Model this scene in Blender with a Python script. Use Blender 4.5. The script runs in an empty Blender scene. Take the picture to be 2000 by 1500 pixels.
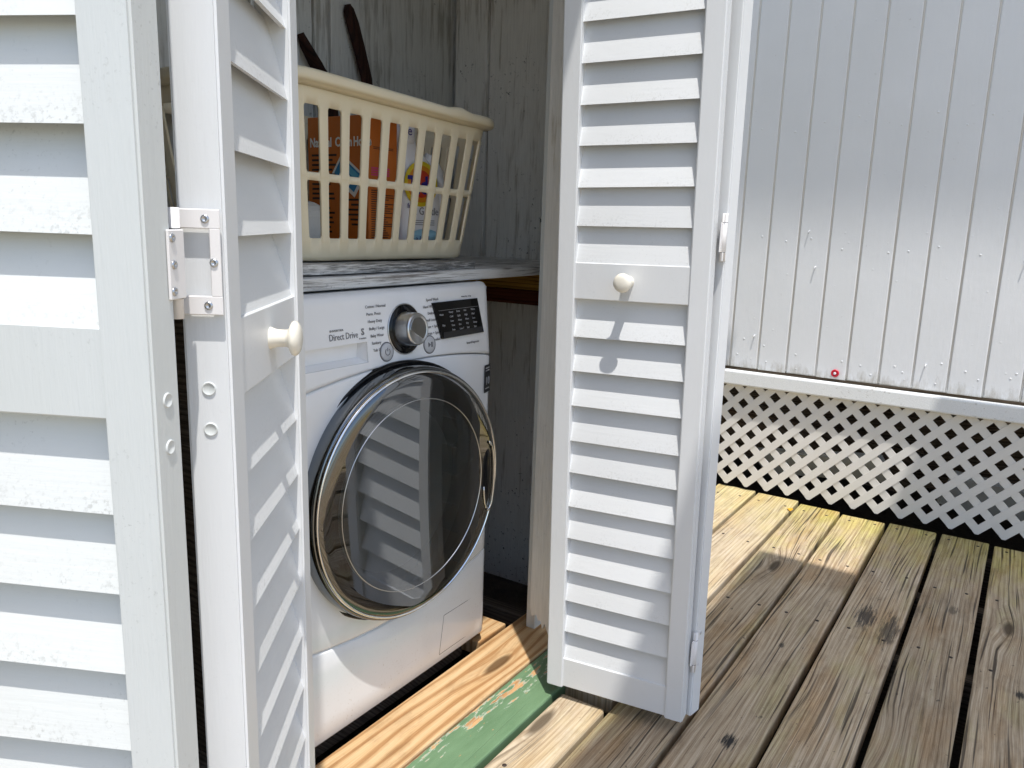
import bpy, bmesh, math, random
from mathutils import Vector, Matrix, Euler
random.seed(7)
R = math.radians
sc = bpy.context.scene
COL = sc.collection

# ------------------------------------------------------------------ camera
CAM = (-1.45194, -0.99348, 0.98243); YAW, PITCH, ROLL, FPX = 0.575186, 0.200261, 0.031709, 1556.78
fw = Vector((math.cos(YAW)*math.cos(PITCH), math.sin(YAW)*math.cos(PITCH), -math.sin(PITCH)))
r0 = Vector((math.sin(YAW), -math.cos(YAW), 0)); u0 = r0.cross(fw)
rr = math.cos(ROLL)*r0 + math.sin(ROLL)*u0; uu = -math.sin(ROLL)*r0 + math.cos(ROLL)*u0
cam = bpy.data.cameras.new('camera'); camo = bpy.data.objects.new('camera', cam); COL.objects.link(camo)
m = Matrix.Identity(4)
for i in range(3):
    m[i][0] = rr[i]; m[i][1] = uu[i]; m[i][2] = -fw[i]; m[i][3] = CAM[i]
camo.matrix_world = m
cam.sensor_width = 36; cam.lens = FPX/2000*36; cam.clip_start = .02; cam.clip_end = 500
sc.camera = camo
# ------------------------------------------------------------------ sky, sun, exposure
LIGHT = Vector((.235, .235, -1)).normalized()
w = bpy.data.worlds.new('World'); sc.world = w; w.use_nodes = True
nt = w.node_tree; sky = nt.nodes.new('ShaderNodeTexSky'); sky.sky_type = 'NISHITA'; sky.sun_disc = False
sky.sun_elevation = math.asin(-LIGHT.z); sky.sun_rotation = math.atan2(-LIGHT.x, -LIGHT.y)
sky.air_density = 1.0; sky.dust_density = 1.6
nt.links.new(sky.outputs[0], nt.nodes['Background'].inputs[0]); nt.nodes['Background'].inputs[1].default_value = .15
sl = bpy.data.lights.new('sun', 'SUN'); sl.energy = 3.1; sl.angle = R(.7); sl.color = (1, .965, .915)
so = bpy.data.objects.new('sun', sl); COL.objects.link(so); so.rotation_euler = LIGHT.to_track_quat('-Z', 'Y').to_euler(); so.location = (-2, -2, 8)
sc.view_settings.view_transform = 'Standard'; sc.view_settings.look = 'None'; sc.view_settings.gamma = 1
sc.view_settings.exposure = 0.56
sc.render.engine = 'CYCLES'
sc.cycles.max_bounces = 10; sc.cycles.diffuse_bounces = 5; sc.cycles.transmission_bounces = 10; sc.cycles.transparent_max_bounces = 12

# ------------------------------------------------------------------ material helpers
class NT:
    def __init__(s, name):
        s.m = bpy.data.materials.new(name); s.m.use_nodes = True; s.t = s.m.node_tree
        s.b = s.t.nodes['Principled BSDF']; s.out = s.t.nodes['Material Output']
    def n(s, typ, **k):
        o = s.t.nodes.new('ShaderNode'+typ)
        for a, v in k.items(): setattr(o, a, v)
        return o
    def put(s, sock, v):
        if hasattr(v, 'is_output') or isinstance(v, bpy.types.NodeSocket): s.t.links.new(v, sock)
        elif v is not None:
            if isinstance(v, (tuple, list)) and len(v) == 3 and sock.type == 'RGBA': v = (*v, 1)
            sock.default_value = v
    def pos(s): return s.n('NewGeometry').outputs['Position']
    def obj(s): return s.n('TexCoord').outputs['Object']
    def rnd(s): return s.n('ObjectInfo').outputs['Random']
    def math(s, op, a, b=0., clamp=False):
        o = s.n('Math', operation=op, use_clamp=clamp); s.put(o.inputs[0], a); s.put(o.inputs[1], b); return o.outputs[0]
    def vmath(s, op, a, b):
        o = s.n('VectorMath', operation=op); s.put(o.inputs[0], a); s.put(o.inputs[1], b); return o.outputs[0]
    def map(s, v, scale=(1,1,1), loc=(0,0,0), rot=(0,0,0)):
        o = s.n('Mapping'); s.put(o.inputs[0], v); s.put(o.inputs[1], loc); s.put(o.inputs[2], rot); s.put(o.inputs[3], scale); return o.outputs[0]
    def noise(s, v, scale=5, detail=4, rough=.55, dist=0):
        o = s.n('TexNoise'); s.put(o.inputs['Vector'], v); s.put(o.inputs['Scale'], scale); s.put(o.inputs['Detail'], detail)
        s.put(o.inputs['Roughness'], rough); s.put(o.inputs['Distortion'], dist); return o.outputs[0]
    def voro(s, v, scale=5):
        o = s.n('TexVoronoi'); s.put(o.inputs['Vector'], v); s.put(o.inputs['Scale'], scale); return o.outputs['Distance']
    def ramp(s, f, stops):
        o = s.n('ValToRGB'); e = o.color_ramp.elements
        while len(e) < len(stops): e.new(.5)
        for q, (p, c) in zip(e, stops):
            q.position = p; q.color = (c, c, c, 1) if not isinstance(c, (tuple, list)) else (*c, 1)
        s.put(o.inputs[0], f); return o.outputs[0]
    def mix(s, f, a, b, mode='MIX'):
        o = s.n('Mix', data_type='RGBA', blend_type=mode); s.put(o.inputs[0], f); s.put(o.inputs[6], a); s.put(o.inputs[7], b); return o.outputs[2]
    def bump(s, h, strength=.3, dist=.002):
        o = s.n('Bump'); s.put(o.inputs['Height'], h); o.inputs['Strength'].default_value = strength; o.inputs['Distance'].default_value = dist
        s.t.links.new(o.outputs[0], s.b.inputs['Normal'])
    def sep(s, v):
        o = s.n('SeparateXYZ'); s.put(o.inputs[0], v); return o.outputs
    def comb(s, x, y, z):
        o = s.n('CombineXYZ'); s.put(o.inputs[0], x); s.put(o.inputs[1], y); s.put(o.inputs[2], z); return o.outputs[0]
    def set(s, col=None, rough=None, metal=None, spec=None, coat=None, coat_r=None, trans=None, ior=None):
        for k, v in (('Base Color', col), ('Roughness', rough), ('Metallic', metal), ('Specular IOR Level', spec), ('Coat Weight', coat), ('Coat Roughness', coat_r), ('Transmission Weight', trans), ('IOR', ior)):
            if v is not None: s.put(s.b.inputs[k], v)
        return s.m

def plain(name, col, rough=.5, metal=0, **k):
    return NT(name).set(col=col, rough=rough, metal=metal, **k)

def paint(name, base, rough=.42, speck=.35, stain=(.55,.53,.48), grain=(60, 60, 6), bump=.12, slat=0.):
    t = NT(name); p = t.pos()
    p = t.vmath('ADD', p, t.vmath('MULTIPLY', t.comb(t.rnd(), t.rnd(), t.rnd()), (3.1, 5.7, 4.3)))
    big = t.noise(p, 5, 5); c = t.mix(t.ramp(big, [(.35, 0), (.75, .35)]), base, tuple(x*y for x, y in zip(base, (.9, .9, .88))))
    sp = t.noise(p, 260, 3, .6); sp2 = t.noise(p, 9, 3)
    f = t.math('MULTIPLY', t.ramp(sp, [(.60, 0), (.72, 1)]), t.math('MULTIPLY', t.ramp(sp2, [(.48, 0), (.68, 1)]), speck))
    c = t.mix(f, c, tuple(x*.45 for x in stain))
    f2 = t.math('MULTIPLY', t.ramp(t.noise(t.map(p, (9, 9, 2.0)), 2.2, 6, .7), [(.58, 0), (.78, 1)]), speck*.35)
    c = t.mix(f2, c, stain)
    if slat:
        ob = t.obj(); oz = t.sep(ob)[2]; rv = t.comb(t.rnd(), t.rnd(), t.rnd())
        q = t.vmath('ADD', ob, t.vmath('MULTIPLY', rv, (3., 5., 7.)))
        mr = t.n('MapRange'); t.put(mr.inputs[0], oz); mr.inputs[1].default_value = .030; mr.inputs[2].default_value = .0
        gf = t.math('MULTIPLY', t.ramp(t.noise(q, 230, 3, .65), [(.52, 0), (.68, 1)]), t.math('MULTIPLY', mr.outputs[0], t.ramp(t.noise(q, 11, 3), [(.42, 0), (.62, 1)])))
        c = t.mix(t.math('MULTIPLY', gf, slat), c, (.30, .30, .27))
        vv = t.math('ADD', .94, t.math('MULTIPLY', t.rnd(), .06)); c = t.mix(1., c, t.comb(vv, vv, t.math('MULTIPLY', vv, .995)), 'MULTIPLY')
        t.set(col=c, rough=rough); t.bump(t.noise(t.map(q, (5, 70, 70)), 3, 4), bump, .002); return t.m
    t.set(col=c, rough=rough)
    t.bump(t.noise(t.map(p, grain), 4, 4), bump, .002)
    return t.m

def wood(name, pal, along='X', grain=1., crack=.8, algae=0, knots=1., value=.25, stains=(), rough=.8, bump=.5, contrast=.45, wx=.6, tints=None):
    t = NT(name); p = t.pos(); S = t.sep(p)
    if along == 'Z': x, y, z = S[2], t.math('ADD', S[0], S[1]), S[1]
    elif along == 'Y': x, y, z = S[1], t.math('ADD', S[0], S[2]), S[2]
    else: x, y, z = S[0], S[1], S[2]
    mul = lambda a, b: t.math('MULTIPLY', a, b)
    rn = t.rnd(); xo = t.math('ADD', x, mul(rn, 37.)); yo = t.math('ADD', y, mul(rn, 11.3))
    wob = t.math('SUBTRACT', t.noise(t.comb(mul(xo, 6.), mul(yo, 18.), 0.), 1., 3), .5)
    # sparse knots push the grain aside
    kv = t.comb(mul(xo, 1.35), mul(yo, 5.2), 0.); kd = t.math('ADD', t.voro(kv, 1.), mul(wob, .05))
    ki = mul(t.ramp(kd, [(0., 1.), (.10, .6), (.22, .2), (.42, 0.)]), knots)
    warp = t.noise(t.comb(mul(xo, wx), mul(yo, 3.5), 0.), 1.5, 2)
    yy = t.math('ADD', yo, t.math('ADD', mul(warp, .075), t.math('ADD', mul(ki, .03), mul(wob, .0025))))
    fine = t.noise(t.comb(mul(xo, 7.), mul(yy, 420.), z), 1., 5, .62)
    med = t.noise(t.comb(mul(xo, 2.2), mul(yy, 95.), 4.), 1., 4, .6)
    ring = t.math('SINE', mul(t.math('ADD', yy, mul(t.noise(t.comb(mul(xo, 3.), mul(yy, 40.), 0.), 1., 3), .012)), 560.*grain))
    ring = t.math('POWER', t.math('ADD', mul(ring, .5), .5), 2.)
    g = t.math('ADD', t.math('ADD', mul(fine, .56), mul(med, .36)), mul(t.math('SUBTRACT', ring, .35), -.34*contrast))
    c = t.ramp(g, [(.30, pal[0]), (.45, pal[1]), (.62, pal[2])])
    if tints:
        for i, tc in enumerate(tints):
            n_ = t.noise(t.comb(mul(xo, 2.3), mul(yo, 8.), 11.+5*i), 1.3, 5, .62)
            c = t.mix(t.ramp(n_, [(.50, 0), (.66, .85)]), c, t.mix(1., c, tc, 'MULTIPLY'))
    blot = t.noise(t.comb(mul(xo, 5.), mul(yo, 14.), 0.), 1.4, 6, .7)
    c = t.mix(t.ramp(blot, [(.34, .6), (.50, 0)]), c, t.mix(1., c, (.62, .60, .58), 'MULTIPLY'))
    ckn = None
    if crack:
        ckn = t.noise(t.comb(mul(xo, 2.2), mul(yy, 150.), 7.), 1., 2, .4)
        gate = t.ramp(t.noise(t.comb(mul(xo, 1.6), mul(yo, 9.), 21.), 1., 2), [(.36, 0), (.52, 1)])
        cf = mul(mul(t.ramp(ckn, [(.35, 1), (.41, 0)]), gate), crack)
        c = t.mix(cf, c, (.045, .036, .028))
        spk = mul(t.ramp(t.noise(t.comb(mul(xo, 38.), mul(yo, 60.), 2.), 1., 3, .6), [(.665, 0), (.72, .85)]), crack)
        c = t.mix(spk, c, (.06, .05, .04))
    c = t.mix(mul(t.ramp(kd, [(.05, .9), (.085, .0)]), knots), c, tuple(q*.30 for q in pal[0]))
    c = t.mix(mul(t.ramp(kd, [(.085, 0), (.10, .5), (.13, 0)]), knots), c, pal[0])
    if algae:
        mr = t.n('MapRange'); t.put(mr.inputs[0], t.math('ADD', x, mul(t.noise(t.map(p, (3, 8, 1)), 3, 6, .65), .9))); mr.inputs[1].default_value = 1.45; mr.inputs[2].default_value = 2.05
        c = t.mix(mul(mr.outputs[0], algae), c, t.mix(1., c, (1.02, 1.08, .42), 'MULTIPLY'))
    for cx, cy, rx, ry, am in stains:
        dv = t.n('VectorMath', operation='LENGTH'); t.put(dv.inputs[0], t.comb(mul(t.math('SUBTRACT', x, cx), 1/rx), mul(t.math('SUBTRACT', y, cy), 1/ry), 0.))
        d_ = t.math('ADD', dv.outputs['Value'], mul(t.math('SUBTRACT', t.noise(t.comb(mul(x, 18.), mul(y, 190.), 5.), 1., 5, .7), .5), 3.2))
        c = t.mix(mul(t.ramp(d_, [(.45, 1), (1., 0)]), am), c, (.035, .032, .030))
    vv = t.math('ADD', 1.-value/2, mul(rn, value))
    c = t.mix(1., c, t.comb(vv, vv, vv), 'MULTIPLY')
    t.set(col=c, rough=rough, spec=.22)
    h = g
    if crack: h = t.math('ADD', g, mul(t.ramp(ckn, [(.33, 0), (.40, 1)]), .5))
    t.bump(h, bump, .003)
    return t

def peeling(name, white, under, along='Z', amount=.5, mold=.5, sc_=None):
    t = NT(name); p = t.pos(); s = sc_ or ((28, 28, 2.2) if along == 'Z' else (2.2, 30, 60))
    rv = t.vmath('ADD', p, t.vmath('MULTIPLY', t.comb(t.rnd(), t.rnd(), t.rnd()), (3, 7, 5)))
    q = t.map(rv, s)
    g = t.noise(q, 2.2, 7, .68); big = t.noise(rv, 3.2, 4)
    f = t.ramp(t.math('ADD', g, t.math('MULTIPLY', big, .5)), [(.80-amount*.3, 0), (.95-amount*.22, 1)])
    streak = t.noise(t.map(rv, tuple(3*a for a in s)), 2.5, 4, .6)
    wc = t.mix(t.ramp(streak, [(.3, .5), (.7, 0)]), white, tuple(a*.74 for a in white))
    c = t.mix(t.math('MULTIPLY', f, .8), wc, under)
    mo = t.math('MULTIPLY', t.ramp(t.noise(rv, 75, 4, .7), [(.60, 0), (.68, 1)]), t.math('MULTIPLY', t.ramp(t.noise(rv, 5, 3), [(.5, 0), (.62, 1)]), mold))
    c = t.mix(mo, c, (.02, .02, .02))
    t.set(col=c, rough=.75, spec=.25); t.bump(t.math('SUBTRACT', streak, t.math('MULTIPLY', f, .5)), .5, .002)
    return t.m

M = {}
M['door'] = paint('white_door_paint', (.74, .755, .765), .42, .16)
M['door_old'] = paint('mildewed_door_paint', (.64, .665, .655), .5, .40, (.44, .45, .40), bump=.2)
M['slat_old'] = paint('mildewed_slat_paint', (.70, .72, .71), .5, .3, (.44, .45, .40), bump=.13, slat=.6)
M['slat'] = paint('white_slat_paint', (.74, .755, .765), .42, .2, bump=.13, slat=.35)
M['knob'] = plain('ivory_knob', (.82, .78, .68), .25)
M['hinge'] = paint('painted_hinge', (.80, .78, .77), .35, .15, bump=.05)
M['screw'] = plain('screw_metal', (.55, .56, .58), .3, 1)
M['black'] = plain('black_void', (.006, .006, .006), .8)
def siding_mat():
    t = NT('white_siding_paint'); p = t.pos(); z = t.sep(p)[2]
    c = t.mix(t.ramp(t.noise(p, 4, 5), [(.35, 0), (.7, .4)]), (.74, .75, .76), (.66, .67, .67))
    mr = t.n('MapRange'); t.put(mr.inputs[0], t.math('ADD', z, t.math('MULTIPLY', t.noise(t.map(p, (1, 14, 5)), 3, 5, .7), .14))); mr.inputs[1].default_value = .575; mr.inputs[2].default_value = .525
    c = t.mix(t.math('MULTIPLY', mr.outputs[0], .75), c, (.33, .30, .24))
    c = t.mix(t.math('MULTIPLY', t.ramp(t.noise(p, 60, 3, .6), [(.68, 0), (.74, 1)]), t.ramp(t.noise(p, 4, 2), [(.5, 0), (.62, .5)])), c, (.45, .44, .40))
    t.set(col=c, rough=.34)
    h = t.math('ADD', t.math('MULTIPLY', t.noise(t.map(p, (1, 30, 12)), 2.5, 5, .6), .7), t.math('MULTIPLY', t.noise(t.map(p, (1, 60, 3)), 3, 3), .5))
    h = t.math('ADD', h, t.math('MULTIPLY', t.ramp(t.voro(p, 22), [(.0, 1), (.10, 0)]), .9))
    t.bump(h, .22, .004); return t.m
M['siding'] = siding_mat()
M['trim'] = peeling('ledge_paint', (.80, .81, .80), (.35, .32, .27), 'Y', -.2, .12)
M['lattice'] = paint('lattice_plastic', (.70, .675, .635), .5, .25, (.50, .46, .40), bump=.04)
GREY = [(.24, .17, .105), (.43, .335, .225), (.62, .515, .375)]
M['deck'] = wood('weathered_deck', GREY, algae=.85, value=.25, bump=.7, stains=[(.675, -.738, .085, .030, .85), (.640, -.800, .11, .026, .75), (.80, -.842, .05, .012, .5), (-.038, -.611, .028, .016, 1.), (.50, -1.085, .022, .013, .95), (.86, -.925, .035, .014, .6), (.40, -.595, .014, .008, .8), (-.02, -.445, .07, .03, .45)], contrast=.28, wx=.42, tints=[(.92, .80, .66), (.94, 1.0, .80), (1.10, 1.07, 1.03)]).m
M['deck_pale'] = wood('pale_deck', [(.34, .25, .16), (.52, .42, .29), (.63, .54, .41)], algae=.5, value=.15, crack=.5, bump=.4, contrast=.28, wx=.42, tints=[(.95, .86, .72), (1.05, 1.05, .95)]).m  # same wood as the old deck, paled where the sun falls
M['pine'] = wood('bare_pine', [(.37, .20, .085), (.54, .345, .17), (.62, .44, .25)], grain=.42, crack=.12, value=.1, rough=.6, bump=.3, contrast=.75, wx=.7, tints=[(.9, .82, .7)]).m
def green_mat():
    t = wood('green_painted_board', [(.34, .17, .07), (.52, .29, .13), (.62, .40, .2)], grain=.5, crack=.3, value=0.)
    base = t.b.inputs['Base Color'].links[0].from_socket; p = t.pos()
    g = t.mix(t.ramp(t.noise(t.map(p, (3, 14, 1)), 3, 5), [(.3, 0), (.7, .8)]), (.115, .20, .105), (.165, .27, .15))
    y = t.sep(p)[1]; x = t.sep(p)[0]
    ln = t.math('ABSOLUTE', t.math('ADD', t.math('ADD', y, .187), t.math('ADD', t.math('MULTIPLY', x, .10), t.math('MULTIPLY', t.math('SUBTRACT', t.noise(t.map(p, (7, 7, 1)), 2, 4), .5), .05))))
    n1 = t.noise(t.map(p, (6, 26, 1)), 3.2, 5, .6)
    chip = t.ramp(t.math('SUBTRACT', n1, t.math('MULTIPLY', ln, 5.)), [(.50, 0), (.53, 1)])
    small = t.ramp(t.noise(t.map(p, (12, 40, 1)), 4, 3), [(.70, 0), (.72, 1)])
    f = t.math('MAXIMUM', chip, small)
    edge = t.ramp(t.math('SUBTRACT', n1, t.math('MULTIPLY', ln, 5.)), [(.46, 0), (.50, 1)])
    g = t.mix(t.math('MULTIPLY', edge, .6), g, (.55, .60, .53))
    t.put(t.b.inputs['Base Color'], t.mix(f, g, base)); t.put(t.b.inputs['Roughness'], .5); return t.m
M['green'] = green_mat()
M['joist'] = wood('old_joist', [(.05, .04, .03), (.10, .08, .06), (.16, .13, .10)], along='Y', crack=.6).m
M['wall'] = peeling('closet_whitewash', (.70, .69, .64), (.30, .275, .225), 'Z', .22, .6)
M['wall_right'] = peeling('closet_side_whitewash', (.82, .80, .75), (.36, .32, .26), 'Z', .05, 1.)  # light reaching this side is put into a whiter wash
M['jamb'] = peeling('jamb_paint', (.82, .80, .75), (.5, .45, .36), 'Z', -.25, .15)
M['shelf'] = peeling('shelf_paint', (.78, .78, .76), (.12, .10, .085), 'X', .16, .4, (4, 30, 110))
M['plank'] = peeling('cracked_plank_paint', (.78, .77, .74), (.02, .016, .012), 'X', .62, .8, (9, 40, 150))
M['cleat'] = wood('yellow_cleat', [(.22, .09, .015), (.40, .22, .04), (.5, .3, .07)], along='Y', crack=.2).m
M['redwood'] = wood('red_brown_cleat', [(.06, .014, .007), (.10, .025, .012), (.14, .04, .02)], along='Y', crack=.2).m
M['dirt'] = (lambda t: (t.set(col=t.ramp(t.noise(t.pos(), 9, 8, .7), [(.3, (.03, .023, .016)), (.7, (.09, .07, .05))]), rough=.95), t.bump(t.noise(t.pos(), 30, 6), .8, .02))[0])(NT('dark_soil'))
M['yard'] = (lambda t: t.set(col=t.ramp(t.noise(t.pos(), .7, 8, .7), [(.3, (.28, .28, .20)), (.7, (.42, .40, .32))]), rough=.95))(NT('sandy_yard'))
M['nail'] = plain('rusty_nail', (.05, .035, .028), .7, .3)
def enamel_mat():
    t = NT('white_enamel'); p = t.pos(); z = t.sep(p)[2]
    mr = t.n('MapRange'); t.put(mr.inputs[0], z); mr.inputs[1].default_value = .30; mr.inputs[2].default_value = .02
    d = t.math('MULTIPLY', t.ramp(t.noise(p, 170, 3, .6), [(.60, 0), (.70, 1)]), t.math('MULTIPLY', mr.outputs[0], t.ramp(t.noise(p, 8, 3), [(.42, 0), (.62, .8)])))
    c = t.mix(d, (.86, .87, .88), (.60, .56, .50))
    sm = t.noise(t.map(p, (3, 3, 2)), 4, 5, .6)
    c = t.mix(t.ramp(sm, [(.50, 0), (.72, .16)]), c, (.70, .68, .64))
    t.set(col=c, rough=t.math('ADD', .12, t.math('MULTIPLY', sm, .16)), coat=.4, coat_r=.06); return t.m
M['enamel'] = enamel_mat()
M['grey_plastic'] = plain('grey_plastic', (.55, .56, .58), .35)
M['print'] = plain('grey_print', (.17, .17, .18), .5)
M['chrome'] = plain('chrome', (.82, .83, .84), .05, 1)
M['steel'] = plain('brushed_steel', (.6, .61, .62), .28, 1)
M['gloss_black'] = plain('gloss_black', (.006, .006, .007), .06, spec=.35)
M['display_print'] = plain('display_print', (.42, .43, .45), .5)
M['rubber'] = plain('rubber', (.03, .03, .03), .7)
def glass_cover():
    t = NT('tinted_cover'); t.t.nodes.remove(t.b)
    g = t.n('BsdfGlossy'); t.put(g.inputs['Roughness'], t.math('MULTIPLY', t.ramp(t.noise(t.pos(), 14, 5, .65), [(.45, .0), (.75, 1)]), .10)); g.inputs['Color'].default_value = (.95, .97, 1, 1)
    tr = t.n('BsdfTransparent'); tr.inputs['Color'].default_value = (.18, .215, .22, 1)
    fr = t.n('Fresnel'); fr.inputs['IOR'].default_value = 2.5
    mx = t.n('MixShader'); t.put(mx.inputs[0], fr.outputs[0]); t.put(mx.inputs[1], tr.outputs[0]); t.put(mx.inputs[2], g.outputs[0])
    t.t.links.new(mx.outputs[0], t.out.inputs[0]); return t.m
M['cover'] = glass_cover()
M['bowl'] = plain('bowl_glass', (.75, .85, .86), .02, trans=1., ior=1.45)
def basket_mat():
    t = NT('cream_plastic'); p = t.pos()
    c = t.mix(t.ramp(t.noise(p, 7, 5), [(.35, 0), (.7, .5)]), (.82, .73, .53), (.74, .64, .44))
    c = t.mix(t.ramp(t.noise(t.map(p, (30, 30, 90)), 2, 4, .7), [(.68, 0), (.74, .35)]), c, (.5, .43, .31))
    t.set(col=c, rough=.36); t.b.inputs['Subsurface Weight'].default_value = .08; t.b.inputs['Subsurface Radius'].default_value = (.02, .015, .008); return t.m
M['basket'] = basket_mat()
M['orange_box'] = plain('orange_carton', (.52, .14, .016), .45)
M['carton_text'] = plain('carton_dark_print', (.03, .015, .01), .5)
M['carton_white'] = plain('carton_white_print', (.75, .75, .72), .5)
M['blue'] = plain('blue_print', (.03, .22, .45), .45)
M['pink'] = plain('pink_print', (.6, .05, .2), .5)
M['bottle'] = plain('white_bottle_plastic', (.78, .79, .82), .25, coat=.3)
M['lb_red'] = plain('logo_red', (.70, .06, .02), .4); M['lb_orange'] = plain('logo_orange', (.85, .32, .02), .4); M['lb_yellow'] = plain('logo_yellow', (.85, .66, .03), .4)
M['lb_navy'] = plain('logo_navy', (.03, .02, .22), .4); M['lb_sky'] = plain('pale_blue_print', (.32, .60, .74), .4)
M['darkwood'] = wood('dark_handle_wood', [(.010, .005, .004), (.025, .010, .007), (.05, .018, .011)], along='Z', crack=.1).m
M['red'] = plain('red_plastic', (.55, .01, .03), .35)
M['leaf'] = plain('yellow_leaf', (.75, .38, .02), .6)
M['sheet'] = paint('pale_sheet', (.72, .73, .72), .5, .2)
M['brown_board'] = wood('brown_board', [(.10, .07, .045), (.2, .145, .10), (.3, .23, .17)], along='Y').m
M['caster'] = wood('caster_plank', [(.2, .17, .13), (.32, .28, .22), (.42, .37, .3)], along='X').m

# ------------------------------------------------------------------ object helpers
def link(name, me, mat, parent=None, smooth=False):
    o = bpy.data.objects.new(name, me); COL.objects.link(o)
    if mat is not None and not me.materials: me.materials.append(mat)
    if parent is not None: o.parent = parent
    if smooth:
        for f in me.polygons: f.use_smooth = True
    return o
def mesh(name, v, f): me = bpy.data.meshes.new(name); me.from_pydata(v, [], f); me.update(); return me
def frombm(name, bm, smooth=False):
    me = bpy.data.meshes.new(name); bmesh.ops.recalc_face_normals(bm, faces=bm.faces); bm.to_mesh(me); bm.free()
    if smooth:
        for f in me.polygons: f.use_smooth = True
    return me
def addbox(bm, x0, x1, y0, y1, z0, z1):
    vs = [bm.verts.new(p) for p in ((x0,y0,z0),(x1,y0,z0),(x1,y1,z0),(x0,y1,z0),(x0,y0,z1),(x1,y0,z1),(x1,y1,z1),(x0,y1,z1))]
    for q in ((0,3,2,1),(4,5,6,7),(0,1,5,4),(1,2,6,5),(2,3,7,6),(3,0,4,7)): bm.faces.new([vs[i] for i in q])
    return vs
def boxmesh(name, x0, x1, y0, y1, z0, z1, bev=0., seg=1):
    bm = bmesh.new(); addbox(bm, x0, x1, y0, y1, z0, z1)
    if bev: bmesh.ops.bevel(bm, geom=bm.edges[:], offset=bev, segments=seg, profile=.5, affect='EDGES')
    return frombm(name, bm)
def box(name, b, mat, parent=None, bev=0., seg=1): return link(name, boxmesh(name, *b, bev, seg), mat, parent)
def lathe(name, prof, n=64, axis='Y', ang=2*math.pi):
    """prof: list of (radius, height along axis)."""
    v = []; f = []; k = len(prof)
    for i in range(n):
        a = 2*math.pi*i/n
        for r, h in prof:
            v.append({'Y': (r*math.cos(a), h, r*math.sin(a)), 'Z': (r*math.cos(a), r*math.sin(a), h), 'X': (h, r*math.cos(a), r*math.sin(a))}[axis])
    for i in range(n):
        j = (i+1) % n
        for q in range(k-1): f.append((i*k+q, i*k+q+1, j*k+q+1, j*k+q))
    bm = bmesh.new(); me = mesh(name, v, f); bm.from_mesh(me); bpy.data.meshes.remove(me)
    bmesh.ops.remove_doubles(bm, verts=bm.verts, dist=1e-6)
    return frombm(name, bm, True)
def tube(name, pts, rad, n=10):
    v = []; f = []; P = [Vector(p) for p in pts]; up = Vector((0, 0, 1))
    for i, p in enumerate(P):
        d = (P[min(i+1, len(P)-1)]-P[max(i-1, 0)]).normalized()
        a = d.cross(up if abs(d.z) < .9 else Vector((0, 1, 0))).normalized(); b = d.cross(a)
        r = rad[i] if isinstance(rad, (list, tuple)) else rad
        ra, rb = r if isinstance(r, tuple) else (r, r)
        for k in range(n):
            t = 2*math.pi*k/n; v.append(tuple(p+a*ra*math.cos(t)+b*rb*math.sin(t)))
    for i in range(len(P)-1):
        for k in range(n): f.append((i*n+k, i*n+(k+1) % n, (i+1)*n+(k+1) % n, (i+1)*n+k))
    f.append(tuple(range(n))[::-1]); f.append(tuple((len(P)-1)*n+k for k in range(n)))
    me = mesh(name, v, f)
    for q in me.polygons: q.use_smooth = True
    return me
def poly_prism(name, pts, y0, y1, bev=0):
    """outline in X,Z extruded along Y"""
    bm = bmesh.new(); a = [bm.verts.new((x, y0, z)) for x, z in pts]; b = [bm.verts.new((x, y1, z)) for x, z in pts]; n = len(pts)
    bm.faces.new(a); bm.faces.new(b[::-1])
    for i in range(n): bm.faces.new((a[i], b[i], b[(i+1) % n], a[(i+1) % n]))
    if bev: bmesh.ops.bevel(bm, geom=bm.edges[:], offset=bev, segments=1, affect='EDGES')
    return frombm(name, bm)
def tag(o, label, cat, group=None, kind=None):
    if label: o['label'] = label
    if cat: o['category'] = cat
    if group: o['group'] = group
    if kind: o['kind'] = kind
    return o
def empty(name, loc=(0, 0, 0), rot=(0, 0, 0)):
    o = bpy.data.objects.new(name, None); COL.objects.link(o); o.location = loc; o.rotation_euler = rot; o.empty_display_size = .05; return o
TEXTS = []
def text(name, body, size, loc, rot, mat, parent, align='LEFT', sx=1., bold=0.):
    cu = bpy.data.curves.new(name+'_curve', 'FONT'); cu.body = body; cu.size = size; cu.align_x = align; cu.align_y = 'CENTER'; cu.extrude = .00025; cu.offset = bold; cu.resolution_u = 2
    o = bpy.data.objects.new(name, cu); COL.objects.link(o); TEXTS.append((o, name, loc, rot, mat, parent, sx))
def flush_texts():
    dg = bpy.context.evaluated_depsgraph_get(); made = []
    for o, name, loc, rot, mat, parent, sx in TEXTS:
        me = bpy.data.meshes.new_from_object(o.evaluated_get(dg)); made.append((me, name, loc, rot, mat, parent, sx))
    for o, *_ in TEXTS: bpy.data.objects.remove(o)
    for me, name, loc, rot, mat, parent, sx in made:
        me.materials.clear(); n = link(name, me, mat, parent); n.location = loc; n.rotation_euler = rot; n.scale = (sx, 1, 1)

# ------------------------------------------------------------------ ground
def sheet(name, x0, x1, y0, y1, z, mat):
    return link(name, mesh(name, [(x0,y0,z),(x1,y0,z),(x1,y1,z),(x0,y1,z)], [(0,1,2,3)]), mat)
tag(sheet('ground', -80, 80, -80, 80, -.46, M['yard']), None, None, kind='structure')
tag(sheet('soil', -4.5, 1.5, -4.5, 1.2, -.45, M['dirt']), None, None, kind='structure')

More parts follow.
